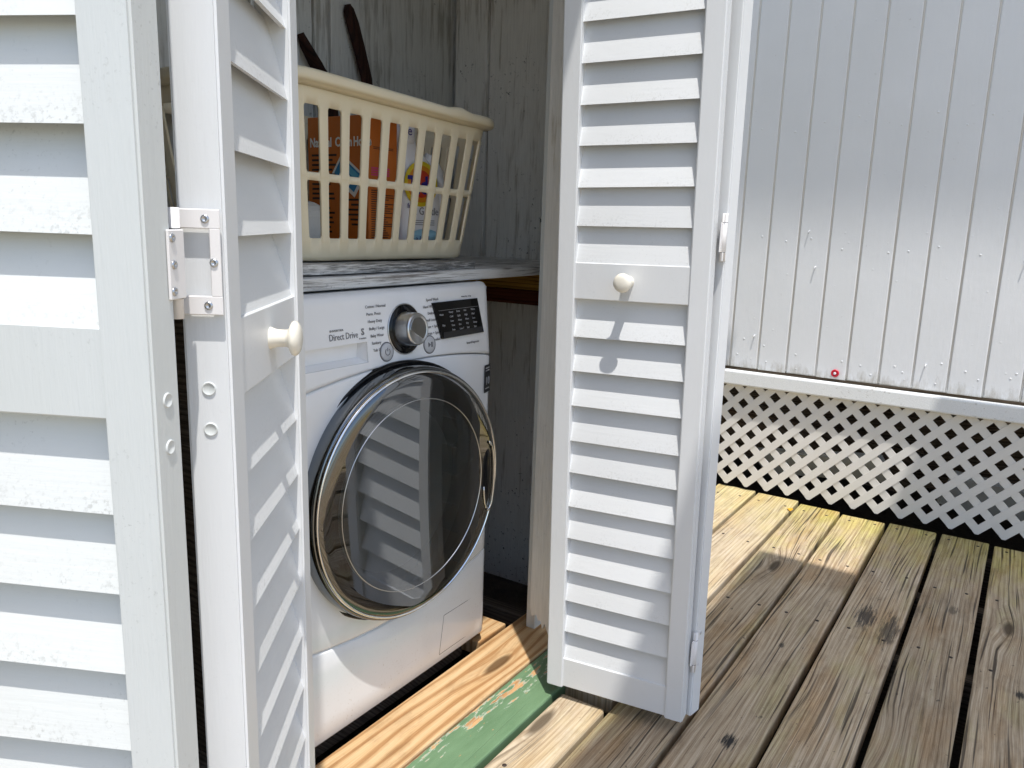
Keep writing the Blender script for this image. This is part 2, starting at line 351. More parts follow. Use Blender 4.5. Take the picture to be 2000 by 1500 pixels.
# ------------------------------------------------------------------ deck
bm = bmesh.new()
for x in (1.42, 1.0, .58, -.35, -.95, -1.6, -2.3, -3.0): addbox(bm, x-.02, x+.02, -4.0, -.02 if x < .5 else .9, -.20, -.0385)
deck = link('deck', frombm('deck_joists', bm), M['joist']); tag(deck, None, None, kind='structure')
nail_me = lathe('nail', [(0, .0009), (.0042, .0008), (.0048, 0), (.0048, -.004)], 8, 'Z')
nail_me.materials.append(M['nail'])
def board(x0, x1, y0, y1, mat, z=0., parent=None, tilt=0., nails=True, name='deck_board', bev=.004):
    bm = bmesh.new(); addbox(bm, x0, x1, y0, y1, -.038, 0)
    bmesh.ops.bevel(bm, geom=bm.edges[:], offset=bev, segments=2, profile=.5, affect='EDGES')
    o = link(name, frombm(name, bm), mat, parent); o.location.z = z
    if nails:
        for jx in (1.42, 1.0, .58, -.35, -.95):
            if x0+.02 < jx < x1-.02:
                for yy in (y0+.03, y1-.03):
                    n = link('nail', nail_me, None, o); n.location = (jx+random.uniform(-.012, .012), yy+random.uniform(-.006, .006), .0002)
    return o
ys = [(-.513,-.3745),(-.665,-.5235),(-.8245,-.6785),(-.978,-.8395),(-1.1335,-.993)]
y = -1.147
while y > -3.9: ys.append((y-.143, y)); y -= .1545
ends = [1.483, 1.466, 1.469, 1.474, 1.468]
for i, (a, b) in enumerate(ys):
    board(-3.2, ends[i] if i < 5 else 1.47, a, b, M['deck'], random.uniform(-.002, .002), deck)
board(-.052, 1.506, -.3625, -.2125, M['deck_pale'], .001, deck)
board(.115, 1.521, -.199, -.052, M['deck_pale'], 0, deck)
for a, b in ((-.04, .105), (.117, .262), (.274, .419), (.431, .576), (.588, .733), (.745, .89)): board(.64, 1.51, a, b, M['deck_pale'], 0, deck, nails=False)
board(-3.2, -.088, -.3645, -.2625, M['deck_pale'], .0, deck, bev=.006)
# dark stains on the old boards (spilt tar, with their own shape)

# ------------------------------------------------------------------ laundry closet
XR, YB, HT = .55, .547, 2.25
clo = empty('laundry_closet', (-.4, .2, 0)); tag(clo, 'weathered whitewashed wooden laundry closet with plank walls and a painted shelf', 'closet')
OFF = (.4, -.2, 0)
def cpart(o): o.location = Vector(o.location)+Vector(OFF); return o
def cbox(name, b, mat, bev=0., parent=None):
    o = box(name, b, mat, parent or clo, bev)
    return cpart(o) if parent is None else o
backing = cbox('back_wall', (-1.34, XR+.06, YB+.022, YB+.045, -.45, HT), M['wall'])
xs = [-1.33, -1.10, -.86, -.62, -.38, -.20, -.059, -.008, .04, .158, XR-.001]
for i in range(len(xs)-1):
    d = (.0, .006, .012)[i % 3]
    box('wall_plank', (xs[i]+.0015, xs[i+1]-.0015, YB-d, YB+.0215, -.3, HT), M['wall'], backing, .002)
rw = cbox('right_wall', (XR+.022, XR+.045, -.05, YB+.021, -.45, HT), M['wall_right'])
yy = [-.05, .05, .21, .419, YB-.013]
for i in range(len(yy)-1):
    box('wall_plank', (XR+(-.012 if i == 3 else 0), XR+.0215, yy[i]+.0015, yy[i+1]-.0015, -.15, HT), M['wall_right'], rw, .002)
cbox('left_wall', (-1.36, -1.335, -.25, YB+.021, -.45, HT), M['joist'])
cbox('front_wall', (.10, XR+.06, -.075, -.052, -.45, HT), M['door_old'])
cbox('ceiling', (-1.36, XR+.06, -.24, YB+.045, HT+.002, HT+.03), M['jamb'])
def jamb(x0, x1, y0, y1):
    bm = bmesh.new(); n = 22; vs = []
    for yk in range(n+1):
        y_ = y0+(y1-y0)*yk/n; t = yk/n
        zb = -.005+.075*t**1.3+random.uniform(-.012, .012)
        vs.append((y_, zb))
    lo = [[bm.verts.new((x, y_, zb)) for y_, zb in vs] for x in (x0, x1)]
    hi = [[bm.verts.new((x, y_, HT)) for y_, zb in vs] for x in (x0, x1)]
    for k in range(n):
        bm.faces.new((lo[0][k], hi[0][k], hi[0][k+1], lo[0][k+1])); bm.faces.new((lo[1][k], lo[1][k+1], hi[1][k+1], hi[1][k])); bm.faces.new((lo[0][k], lo[0][k+1], lo[1][k+1], lo[1][k])); bm.faces.new((hi[0][k], hi[1][k], hi[1][k+1], hi[0][k+1]))
    bm.faces.new((lo[0][0], lo[1][0], hi[1][0], hi[0][0])); bm.faces.new((lo[0][n], hi[0][n], hi[1][n], lo[1][n]))
    return frombm('door_jamb', bm)
o = cpart(link('door_jamb', jamb(.06, .099, -.215, -.085), M['jamb'], clo)); o['label'] = 'cream painted right jamb rotted away at its foot'
cpart(link('door_jamb', jamb(-1.334, -1.30, -.30, -.10), M['jamb'], clo))
cbox('header', (-1.30, .06, -.285, -.215, 2.04, HT), M['jamb'], .003)
cbox('eave', (-1.9, 1.1, -.474, -.245, 2.27, 2.30), M['door_old'], .003)
# floor of the closet
def fl(x0, x1, y0, y1, mat, z=0): return cpart(board(x0, x1, y0, y1, mat, z, clo, nails=False, name='floor_board'))
fl(-1.30, .175, -.1435, -.014, M['pine'], .004)
o = fl(-1.60, .055, -.2505, -.1475, M['green'], .002); o['label'] = 'green painted threshold board with chipped paint'
fl(-.02, .095, .004, .150, M['pine'], -.004); fl(-1.30, -.026, .05, .150, M['joist'], -.012)  # dark wood below the machine stands in for shade in its gap
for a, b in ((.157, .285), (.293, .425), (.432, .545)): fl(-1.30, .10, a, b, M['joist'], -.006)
cbox('floor_beam', (.175, .215, -.05, YB, -.16, -.02), M['joist'], .004)
cpart(link('dirt_floor', mesh('dirt_floor', [(.1, -.05, -.14), (XR+.02, -.05, -.14), (XR+.02, YB, -.14), (.1, YB, -.14)], [(0,1,2,3)]), M['dirt'], clo))
cbox('gap_screen', (-.645, -.625, .03, YB-.014, -.01, .8545), M['joist'], .002)  # added dark panel so the slit between the left door leaves stays black
# shelf, cleats
cbox('shelf', (-1.33, XR-.001, .042, .30, .8555, .8775), M['shelf'], .002)
cbox('shelf', (-1.33, XR-.001, .304, YB-.014, .8555, .8775), M['shelf'], .002)
cbox('shelf_cleat', (XR-.02, XR-.0005, .05, YB-.014, .790, .8545), M['cleat'], .001)
cbox('shelf_cleat', (XR-.024, XR-.0005, .05, YB-.014, .747, .7895), M['redwood'], .001)

# loose plank on the shelf
bm = bmesh.new(); n = 24; g = []
for i in range(n+1):
    t = i/n; x = -1.0+t*1.013; lift = .0079*(1-t)**1.2
    row = []
    for (yy_, zz) in ((.066, .0), (.066, .0165), (.225, .0165), (.225, 0)):
        jit = random.uniform(-.0007, .0007) if yy_ < .1 else 0
        row.append(bm.verts.new((x, yy_+jit, .8780+lift+zz+jit)))
    g.append(row)
for i in range(n):
    for k in range(4): bm.faces.new((g[i][k], g[i][(k+1) % 4], g[i+1][(k+1) % 4], g[i+1][k]))
bm.faces.new(g[0]); bm.faces.new(g[-1][::-1])
tag(link('loose_plank', frombm('loose_plank', bm), M['plank']), 'cracked white plank lying on the shelf under the basket', 'plank')

# ------------------------------------------------------------------ bifold doors
PW, ST, PT, PH = .29, .036, .034, 2.0
def slat_mesh(w_, chord=.080, depth=.0222, th=.0055):
    bm = bmesh.new(); n = 7; prof = []
    for i in range(n+1):
        t = i/n; b = math.sin(math.pi*t)*.0009
        prof.append((.0045+depth*t-b, chord*t))
    back = [(y+th, z+.001) for y, z in prof[::-1]]
    pr = prof+back; k = len(pr)
    for x in (0, w_): pass
    L = [bm.verts.new((0, y, z)) for y, z in pr]; Rr = [bm.verts.new((w_, y, z)) for y, z in pr]
    for i in range(k): bm.faces.new((L[i], Rr[i], Rr[(i+1) % k], L[(i+1) % k]))
    bm.faces.new(L[::-1]); bm.faces.new(Rr)
    me = frombm('slat', bm)
    for f in me.polygons: f.use_smooth = False
    return me
SLATS = {}
rail_me = {}
knob_me = lathe('knob', [(0, -.0435), (.008, -.0432), (.013, -.0415), (.0165, -.038), (.0175, -.0345), (.0165, -.031), (.0125, -.028), (.0095, -.0265), (.0085, -.022), (.0088, -.010), (.0105, -.003), (.0115, .001)], 32, 'Y')
plug_me = lathe('screw_plug', [(0, -.0006), (.0042, -.0006), (.0048, -.0012), (.0054, -.0012), (.006, .0005)], 20, 'X')
def panel(parent, name_loc, rot, mat, st=ST, PT=PT, knob=False, plugs=None, knob_s=None, jit=0.):
    bm = bmesh.new()
    for x0, x1 in ((0, st), (PW-st, PW)): addbox(bm, x0, x1, 0, PT, .03, PH)
    bmesh.ops.bevel(bm, geom=bm.edges[:], offset=.0022, segments=2, affect='EDGES')
    fr = link('panel_frame', frombm('panel_frame', bm), mat, parent)
    fr.location = Vector(name_loc)-parent.location; fr.rotation_euler = rot
    for z0, z1 in ((.0335, .097), (.844, .912), (1.90, PH-.003)):
        key = (z0, st, mat.name, PT)
        if key not in rail_me: rail_me[key] = boxmesh('rail', st-.004, PW-st+.004, .0032, PT-.003, z0, z1, .0012)
        me = rail_me[key]
        link('rail', me, mat, fr)
    key = (st, mat.name)
    if key not in SLATS: SLATS[key] = slat_mesh(PW-2*st+.006)
    zs = [.912+.0708*i for i in range(14)]+[.844-.0683*(i+1) for i in range(11)]
    for z in zs:
        o = link('slat', SLATS[key], M['slat_old' if mat == M['door_old'] else 'slat'], fr); o.location = (st-.003, 0, z-.0035+random.uniform(-1, 1)*.0018); o.rotation_euler = (R(random.uniform(-2.6, 2.6)), R(random.uniform(-1, 1)*(.25+jit)), 0)
        if z > 1.80: o.scale.z = min(1, (1.903-z)/.08)
    if knob:
        k = link('knob', knob_me, M['knob'], fr); k.location = (knob_s or PW/2, .0035, .880); k.scale = (1, .70 if knob_s == .143 else .94, 1)
    if plugs:
        for x, z in plugs:
            p = link('screw_plug', plug_me, mat, fr); p.location = (x, PT*.5, z)
            if x > .1: p.rotation_euler = (0, 0, math.pi)
    return fr
def hinge(parent, corner, h_big, h_small, z0=.905, small_at=None, big_at=None):
    """non-mortise hinge: knuckle axis at corner; big leaf runs along heading h_big, small leaf along h_small (radians)."""
    def leaf(pts, hd, name):
        bm = bmesh.new(); pass
    hg = None
    H = .083
    kn = tube('hinge', [(0, 0, 0), (0, 0, H)], .0048, 16)
    hg = link('hinge', kn, M['hinge'], parent); hg.location = Vector((corner[0], corner[1], z0))-parent.location
    def plate(rects, hd, nm, scr, at=None, sg=1):
        off = Vector((at[0]-corner[0], at[1]-corner[1], 0)) if at is not None else Vector()
        bm = bmesh.new()
        for x0, x1, z0_, z1_ in rects: addbox(bm, x0, x1, min(-.0028*sg, -.0006*sg), max(-.0028*sg, -.0006*sg), z0_, z1_)
        bmesh.ops.bevel(bm, geom=bm.edges[:], offset=.0007, segments=1, affect='EDGES')
        p = link(nm, frombm(nm, bm), M['hinge'], hg); p.rotation_euler = (0, 0, hd); p.location = off
        for x, z in scr:
            c_, s_ = math.cos(hd), math.sin(hd)
            q = link('screw', screw_me, None, hg); q.location = off+Vector((c_*x+s_*.0030*sg, s_*x-c_*.0030*sg, z)); q.rotation_euler = (0, 0, hd if sg > 0 else hd+math.pi)
    plate([(-.006, .030, H-.0155, H-.0005), (-.006, .030, .0005, .0155), (.0215, .0298, .0150, H-.0150)], h_big, 'hinge_leaf', [(.019, H-.008), (.019, .008), (.0245, H*.5)], big_at)
    plate([(-.008, .0135, .016, H-.016)], h_small, 'hinge_leaf', [(.0085, .022), (.0075, H*.5), (.0085, H-.022)], small_at, -1 if small_at else 1)
    for z in (.0155, H-.0155):
        link('pin_joint', tube('pin_joint', [(0, 0, z-.0003), (0, 0, z+.0003)], .0050, 16), M['rubber'], hg)
    return hg
bm = bmesh.new(); me = lathe('screw', [(0, -.0003), (.0012, -.0003), (.0016, -.0009), (.0030, -.0009), (.0034, 0)], 14, 'Y'); screw_me = me; screw_me.materials.append(M['screw']); bm.free()

# left pair (hinged fold stands towards the camera)
H1, H2 = R(-64.45), R(36.2)
P1 = Vector((-1.2445, -.2105, -.013)); P2 = Vector((-1.0445, -.4635, -.016))
ld = empty('bifold_door', (-1.27, -.22, 0)); tag(ld, 'white louvered bifold door half folded outward, with a big painted hinge on its edges', 'door', 'louvered bifold doors of the closet')
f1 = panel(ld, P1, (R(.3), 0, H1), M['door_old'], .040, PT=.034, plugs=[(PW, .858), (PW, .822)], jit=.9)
f2 = panel(ld, P2, (R(-.3), R(.3), H2), M['door'], knob=True, PT=.037, plugs=[(0, .858), (0, .824)], knob_s=.143)
# right pair folded flat, sticking out from the jamb
PA = Vector((-.1213, -.2420, 0)); HA = R(-83.81)
rd = empty('bifold_door', (.03, -.24, 0)); tag(rd, 'white louvered bifold door folded flat and standing straight out from the closet, round ivory knob on its lit face', 'door', 'louvered bifold doors of the closet')
fA = panel(rd, PA, (R(.45), R(-.82), HA), M['door'], knob=True, knob_s=.141)
fB = panel(rd, Vector((-.020, -.540, 0)), (0, R(.5), R(80.5)), M['door'])
def world(fr, x, y_, z):
    mt = Matrix.Translation(fr.parent.location+fr.location) @ fr.rotation_euler.to_matrix().to_4x4(); return mt @ Vector((x, y_, z))
# hinges
e1 = world(f1, PW, .034, 0); e2 = world(f2, 0, .037, 0); c_ = (e1+e2)/2
kx, ky = (e1.x+e2.x)/2-.0085*.82, (e1.y+e2.y)/2-.0085*.53
for z in (.9025, .18): hinge(ld, (kx, ky), H2-R(90), H1-R(90), z, (e1.x, e1.y), (e2.x, e2.y))
for z in (.926, .13):
    a = world(fA, PW, PT, z); b = world(fB, 0, PT, z); q = (a+b)/2
    hinge(rd, (q.x, q.y-.003), R(0), R(180), z)

# ------------------------------------------------------------------ washing machine
wm = empty('washing_machine', (-.3, .25, .02)); tag(wm, 'white front loading washing machine with round dark glass door inside the closet', 'washing machine')
WO = Vector((.3, -.25, -.02))
def wp(name, me, mat, parent=None, loc=(0, 0, 0), rot=(0, 0, 0), smooth=False):
    o = link(name, me, mat, parent or wm, smooth); o.location = Vector(loc)+(WO if parent is None else Vector()); o.rotation_euler = rot; return o
WX0, WX1, TOP = -.600, .002, .852
def fy(x, z):
    r = .022; d = min(x-WX0, WX1-x); y_ = 0
    if d < r: y_ += r-math.sqrt(max(0, r*r-(r-d)**2))
    if z > .70: y_ += .014*(z-.70)/.15
    dz = TOP-z
    if dz < .014: y_ += .014-math.sqrt(max(0, .014**2-(.014-dz)**2))
    u = (x+.3)/.3
    return y_+.002*u*u
def interp(pts, x):
    for (a, b), (c, d) in zip(pts, pts[1:]):
        if x <= c:
            t = (x-a)/(c-a); t = t*t*(3-2*t); return b+(d-b)*t
    return pts[-1][1]
def seam1(x): return .667+.046*max(0, 1-((x+.27)/.36)**2)**.8 if True else 0
def seam2(x): return .190+.045*min(1, ((x+.33)/.33)**2)
XG = sorted(set([WX0+.022*(1-math.cos(math.pi/2*i/5)) for i in range(6)]+[WX1-.022*(1-math.cos(math.pi/2*i/5)) for i in range(6)]+[WX0+.03+(WX1-WX0-.06)*i/36 for i in range(37)]+[-.572, -.397]))
def front(name, lo, hi, rows, hole=None):
    bm = bmesh.new(); G = []
    for x in XG:
        col = []; zl, zh = lo(x), hi(x)
        zs = [zl+(zh-zl)*t for t in rows] if hole is None else [zl+(.724-zl)*t for t in (0, .02, .3, .65)]+[.724, .735, .748, .762]+[.762+(zh-.762)*t for t in (.2, .4, .6, .8, .9, .95, .985, 1)]
        for k, z in enumerate(zs):
            e = .0018 if k in (0,) or (k == len(zs)-1 and zh < TOP-.01) else 0
            col.append(bm.verts.new((x, fy(x, z)+e, z)))
        G.append(col)
    for i in range(len(XG)-1):
        for k in range(len(G[0])-1):
            if hole and XG[i] >= -.5721 and XG[i+1] <= -.3969 and 4 <= k < 7: continue
            bm.faces.new((G[i][k], G[i+1][k], G[i+1][k+1], G[i][k+1]))
    # skirts into the seams
    for k in (0, -1):
        b = [bm.verts.new((c[k].co.x, c[k].co.y+.012, c[k].co.z)) for c in G]
        for i in range(len(G)-1): bm.faces.new((G[i][k], G[i+1][k], b[i+1], b[i]))
    return frombm(name, bm, True)
sg = .0014
cp = wp('control_panel', front('control_panel', lambda x: seam1(x)+sg, lambda x: TOP, None, True), M['enamel'])
wp('front_panel', front('front_panel', lambda x: seam2(x)+sg, lambda x: seam1(x)-sg, (0, .01, .1, .3, .5, .7, .9, .99, 1)), M['enamel'])
wp('base_panel', front('base_panel', lambda x: .022, lambda x: seam2(x)-sg, (0, .02, .25, .5, .75, .98, 1)), M['enamel'])
bm = bmesh.new(); addbox(bm, WX0+.0015, WX1-.0015, .024, .50, .022, TOP-.002)
bmesh.ops.bevel(bm, geom=[e for e in bm.edges if abs(e.verts[0].co.z-e.verts[1].co.z) < .01 or e.verts[0].co.y > .1], offset=.008, segments=3, affect='EDGES')
wp('cabinet', frombm('cabinet', bm), M['enamel'])
wp('seam_gasket', boxmesh('seam_gasket', WX0+.006, WX1-.006, .0305, .034, .10, .80), M['rubber'])
for x in (-.55, -.05):
    for y_ in (.06, .44): wp('foot', lathe('foot', [(0, .0), (.02, .0), (.02, .012), (.010, .014), (.010, .03)], 20, 'Z'), M['rubber'], None, (x, y_, .0))
# drawer pocket
def pocket():
    x0, x1, z0, z1 = -.572, -.397, .724, .762; bm = bmesh.new(); P = []
    for (s, dy, dz) in ((0, .0, 0), (.0, .004, 0), (.004, .024, .010), (.010, .027, .016)):
        ring = []
        for x, z in ((x0, z0), (x1, z0), (x1, z1), (x0, z1)):
            xx = x+(s if x == x0 else -s*2.5); zz = z+(dz if z == z0 else -.001*s*100*.3)
            ring.append(bm.verts.new((xx, fy(x, z)+dy, zz)))
        P.append(ring)
    for a, b in zip(P, P[1:]):
        for i in range(4): bm.faces.new((a[i], a[(i+1) % 4], b[(i+1) % 4], b[i]))
    bm.faces.new(P[-1])
    return frombm('drawer_pocket', bm)
wp('drawer_pocket', pocket(), M['enamel'])
TILT = R(-5.3)
def onp(x, z, off=0.): return (x, fy(x, z)-off, z)
# dial
dl = wp('dial', lathe('dial', [(.0475, .004), (.0475, -.0022), (.0455, -.004), (.034, -.0045), (.033, -.0045), (.0, -.0045)], 48, 'Y'), M['gloss_black'], None, onp(-.293, .7755), (TILT, 0, 0))
wp('dial_rim', lathe('dial_rim', [(.0478, .002), (.0492, -.0015), (.0478, -.003), (.0470, -.0022)], 48, 'Y'), M['steel'], dl)
kb = wp('dial_knob', lathe('dial_knob', [(.0335, -.004), (.0330, -.008), (.0315, -.010), (.0312, -.030), (.0300, -.034), (.0275, -.0355), (.026, -.0345), (.0, -.0338)], 48, 'Y'), M['steel'], dl)
wp('knob_face', poly_prism('knob_face', [(.0225*math.cos(a), .0225*math.sin(a)) for a in [R(-60+i*12) for i in range(21)]], -.0352, -.034), M['chrome'], dl)
# display
ds = wp('display', poly_prism('display', [(-.208, .820), (-.053, .820), (-.034, .745), (-.184, .745)], -.0012, .006), M['gloss_black'], None, (0, fy(-.12, .78), 0))
ds.rotation_euler = (0, 0, 0)
# follow the tilt
ds.location = Vector((0, fy(-.12, .782), .782))+WO; ds.data.transform(Matrix.Translation((0, 0, -.782))); ds.rotation_euler = (TILT, 0, R(1.2))
RX = (R(90), 0, 0)
rows = ['Normal', 'Medium', 'Ex.High', 'High']
for j in range(5):
    for i in range(4):
        text('display_lettering', ['Heavy', 'Extra', 'Hot', 'Warm', 'Cold', 'Light', 'High', 'Med', 'Low', 'None', 'More', 'Less', 'Time', 'Eco', 'Dry', 'Damp', 'Iron', 'Low T', 'Soil', 'Spin'][j*4+i], .0058, (-.158+i*.026+j*.0022, -.0015, .0155-j*.0092), RX, M['display_print'], ds)
text('display_lettering', 'Wash', .0058, (-.190, -.0015, .012), RX, M['display_print'], ds)
text('display_lettering', 'Dry', .0058, (-.182, -.0015, -.010), RX, M['display_print'], ds)
wp('display_line', boxmesh('display_line', -.192, -.052, -.0016, -.0012, .0205, .0209), M['display_print'], ds)
wp('display_line', boxmesh('display_line', -.180, -.040, -.0018, -.0012, -.037, -.024), plain('display_band', (.03, .03, .033), .15), ds)
TR = (R(90)+TILT, 0, 0)
L_ = ['Cotton / Normal', 'Perm. Press', 'Heavy Duty', 'Bulky / Large', 'Baby Wear', 'Sanitary', 'Tub Clean']
R_ = ['Speed Wash', 'Hand Wash / Wool', 'Delicates', 'Small Load', 'Rinse + Spin', 'Drain + Spin', 'Downloaded']
for i, s in enumerate(L_): 
    z = .824-i*.0133; text('lettering', s, .0078, Vector(onp(-.397+i*.0022, z, .0010))+WO, TR, M['print'], wm)
    x1 = -.293-math.sqrt(max(0, .053**2-(z-.7755)**2)); x0 = -.397+i*.0022+len(s)*.0041
    if x1-x0 > .004: wp('pointer_line', boxmesh('pointer_line', x0, x1, -.0004, 0, -.0002, .0002), M['print'], None, onp(0, z))
for i, s in enumerate(R_):
    z = .826-i*.0133; text('lettering', s, .0078, Vector(onp(-.237+(0.012 if i in (0, 2) else 0)+i*.0016, z, .0010))+WO, TR, M['print'], wm)
text('lettering', 'INVERTER', .0055, Vector(onp(-.487, .7885, .0010))+WO, TR, M['print'], wm, sx=1.35)
text('lettering', 'Direct Drive', .0165, Vector(onp(-.489, .7770, .0010))+WO, TR, M['print'], wm, sx=.82)
text('lettering', '6 motion', .0048, Vector(onp(-.417, .7695, .0010))+WO, TR, M['print'], wm)
text('lettering', 'S', .0165, Vector(onp(-.411, .7805, .0010))+WO, TR, M['print'], wm, bold=.0004)
for a in ((-.4205, -.4200, .7725, .7895), (-.3905, -.3900, .7725, .7895), (-.4200, -.3905, .7890, .7895)):
    wp('badge_line', boxmesh('badge_line', a[0], a[1], -.0006, 0, a[2]-.78, a[3]-.78), M['grey_plastic'], None, onp(0, .78), (TILT, 0, 0))
text('lettering', 'SmartDiagnosis', .0072, Vector(onp(-.098, .7275, .0010))+WO, TR, M['print'], wm)
text('lettering', 'Wash & Dry  4.3 kg', .0042, Vector(onp(-.108, .826, .0010))+WO, TR, M['print'], wm)
text('lettering', 'LG', .020, Vector(onp(-.578, .692, .0010))+WO, (R(90), 0, 0), M['print'], wm)
def button(x, z, glyph):
    b = wp('button', lathe('button', [(.0165, .003), (.0165, -.0015), (.0150, -.0028), (.0, -.0034)], 32, 'Y'), M['grey_plastic'], None, onp(x, z), (TILT, 0, 0))
    wp('button_ring', lathe('button_ring', [(.0164, -.001), (.0176, -.0022), (.0186, -.001), (.0186, .002)], 32, 'Y'), M['print'], b)
    if glyph == 'power':
        wp('power_symbol', tube('power_symbol', [(.0062*math.cos(R(a)), -.0036, .0062*math.sin(R(a))) for a in range(125, 416, 15)], .0007, 6), M['print'], b)
        wp('power_symbol', tube('power_symbol', [(0, -.0036, .001), (0, -.0036, .0075)], .0007, 6), M['print'], b)
    else:
        wp('start_symbol', poly_prism('start_symbol', [(-.0065, -.005), (-.0065, .005), (.0005, 0)], -.0040, -.0032), M['print'], b)
        for x_ in (.002, .0048): wp('start_symbol', boxmesh('start_symbol', x_, x_+.0016, -.0040, -.0032, -.005, .005), M['print'], b)
button(-.348, .738, 'power'); button(-.222, .738, 'start')
# energy sticker
st_ = wp('warranty_sticker', boxmesh('warranty_sticker', -.0165, .0165, -.0006, .0006, -.031, .031), plain('sticker_dark', (.03, .032, .035), .4), None, (-.0185, fy(-.0185, .64)+.0002, .640), (0, 0, R(15)))
text('lettering', '10', .026, (0, -.0009, -.006), RX, M['grey_plastic'], st_, align='CENTER')
for i, z in enumerate((.024, .018, -.022)): wp('sticker_line', boxmesh('sticker_line', -.013, .011, -.0009, -.0005, z-.0012, z+.0012), M['grey_plastic'], st_)
# drain access cap
cpz = [(-.165, .128), (-.012, .128), (-.010, .040), (-.180, .040)]
def ring_line(name, pts, w_, yoff, par, mat):
    for (a, b), (c, d) in zip(pts, pts[1:]+pts[:1]):
        wp(name, tube(name, [(a, fy(a, b)+yoff, b), ((a+c)/2, fy((a+c)/2, (b+d)/2)+yoff, (b+d)/2), (c, fy(c, d)+yoff, d)], w_, 6), mat)
ring_line('cap_seam', cpz, .0007, .0002, None, M['print'])
wp('cap_notch', boxmesh('cap_notch', -.083, -.068, -.0012, .003, .118, .126, .001), M['rubber'], None, onp(0, .12))
# round door
DC = (-.316, -.006, .4615)
door = wp('porthole_door', lathe('porthole_door', [(.2545, -.0395), (.2572, -.0385), (.2595, -.032), (.2605, -.022), (.2607, -.012), (.2600, .0), (.256, .006)], 128, 'Y'), plain('dark_chrome', (.20, .215, .23), .12, 1), None, DC)
door.rotation_euler = (0, 0, R(-4.6)); door.scale = (.958, 1, .958)
wp('chrome_ring', lathe('chrome_ring', [(.2470, -.0425), (.2490, -.0452), (.2510, -.0452), (.2530, -.0430), (.2538, -.0395)], 128, 'Y'), M['chrome'], door)
wp('groove_ring', lathe('groove_ring', [(.2535, -.0400), (.2548, -.0385), (.2560, -.0390)], 96, 'Y'), M['rubber'], door)
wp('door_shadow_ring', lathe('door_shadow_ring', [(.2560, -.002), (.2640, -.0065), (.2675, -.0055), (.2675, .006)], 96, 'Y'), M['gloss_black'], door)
R0 = .2475
wp('door_cover', lathe('door_cover', [(r_, -.0475+.0045*(1-(r_/.235)**2)) for r_ in (0, .03, .06, .10, .14, .17, .20, .22, .235)]+[(.243, -.0465), (R0, -.0440)], 128, 'Y'), M['cover'], door)
wp('door_mask', lathe('door_mask', [(.197, -.036), (.199, -.0385), (.246, -.0405), (.246, -.034), (.199, -.034)], 128, 'Y'), M['gloss_black'], door)
wp('window_rim', lathe('window_rim', [(.1955, -.0455), (.1962, -.0472), (.1970, -.0472), (.1977, -.0455)], 128, 'Y'), M['steel'], door)
wp('window_bowl', lathe('window_bowl', [(.196, -.036), (.188, -.022), (.178, .0), (.168, .05), (.160, .085), (.14, .108), (.10, .122), (.05, .128), (0, .130), (0, .125), (.05, .123), (.10, .117), (.138, .103), (.155, .082), (.163, .048), (.173, 0), (.183, -.022), (.190, -.034)], 96, 'Y'), M['bowl'], door)
wp('bowl_ring', lathe('bowl_ring', [(.1585, .080), (.160, .078), (.1615, .080), (.160, .082), (.1585, .080)], 96, 'Y'), M['chrome'], door)
wp('bellows', lathe('bellows', [(.205, -.03), (.205, .03), (.19, .06), (.20, .09), (.185, .12), (.22, .13)], 64, 'Y'), M['rubber'], door)
wp('drum', lathe('drum', [(.21, .12), (.235, .16), (.235, .40), (.15, .42), (0, .43)], 64, 'Y'), plain('drum_steel', (.10, .10, .105), .35, 1), door)
# handle scoop in the right part of the door
hm = bmesh.new()
bmesh.ops.create_uvsphere(hm, u_segments=32, v_segments=16, radius=1.)
for v in hm.verts:
    v.co = Vector((v.co.x*.0165*(1-.25*v.co.x), v.co.y*.006, v.co.z*.074))
wp('handle_scoop', frombm('handle_scoop', hm, True), M['gloss_black'], door, (.2175, -.0440, -.012))
pts = [(.2175+.0175*math.cos(R(a)), -.0505, -.012+.079*math.sin(R(a))) for a in range(-92, 93, 8)]
wp('handle_trim', tube('handle_trim', pts, [(.0022*max(.25, max(0, math.cos(R(a)))**.5), .003) for a in range(-92, 93, 8)], 10), M['chrome'], door)
pts = [(.2175-.015*math.cos(R(a)), -.0492, -.012+.074*math.sin(R(a))) for a in range(-80, -9, 8)]
wp('handle_trim', tube('handle_trim', pts, .0022, 10), M['chrome'], door)

# ------------------------------------------------------------------ laundry basket
bk = empty('laundry_basket', (-.2, .29, .8965)); tag(bk, 'cream plastic laundry basket with two rows of vertical slots on the closet shelf', 'basket')
Xc, Yc = -.205, .29
def sup(hx, hy, rc, n=240):
    """rounded rectangle outline as list of points with arc length, start at front middle going +x"""
    segs = []; per = []
    P = []
    def add(p): P.append(p)
    k = 14
    corners = [(hx-rc, -hy+rc, -90), (hx-rc, hy-rc, 0), (-hx+rc, hy-rc, 90), (-hx+rc, -hy+rc, 180)]
    for cx, cy, a0 in corners:
        for i in range(k+1):
            a = R(a0+90*i/k); add((cx+rc*math.cos(a), cy+rc*math.sin(a)))
    return P
def outline(t, cells):
    """t 0..1 height fraction -> points at parameter list cells (fraction of perimeter)"""
    hx = .290+.048*t+.0; hy = .168+.036*t; rc = .085+.015*t
    P = sup(hx, hy, rc); P = P+[P[0]]
    L = [0]
    for a, b in zip(P, P[1:]): L.append(L[-1]+math.dist(a, b))
    out = []
    for c in cells:
        d = (c % 1)*L[-1]; j = 0
        while j < len(L)-2 and L[j+1] < d: j += 1
        s = (d-L[j])/max(1e-9, L[j+1]-L[j]); out.append((P[j][0]+(P[j+1][0]-P[j][0])*s, P[j][1]+(P[j+1][1]-P[j][1])*s))
    return out
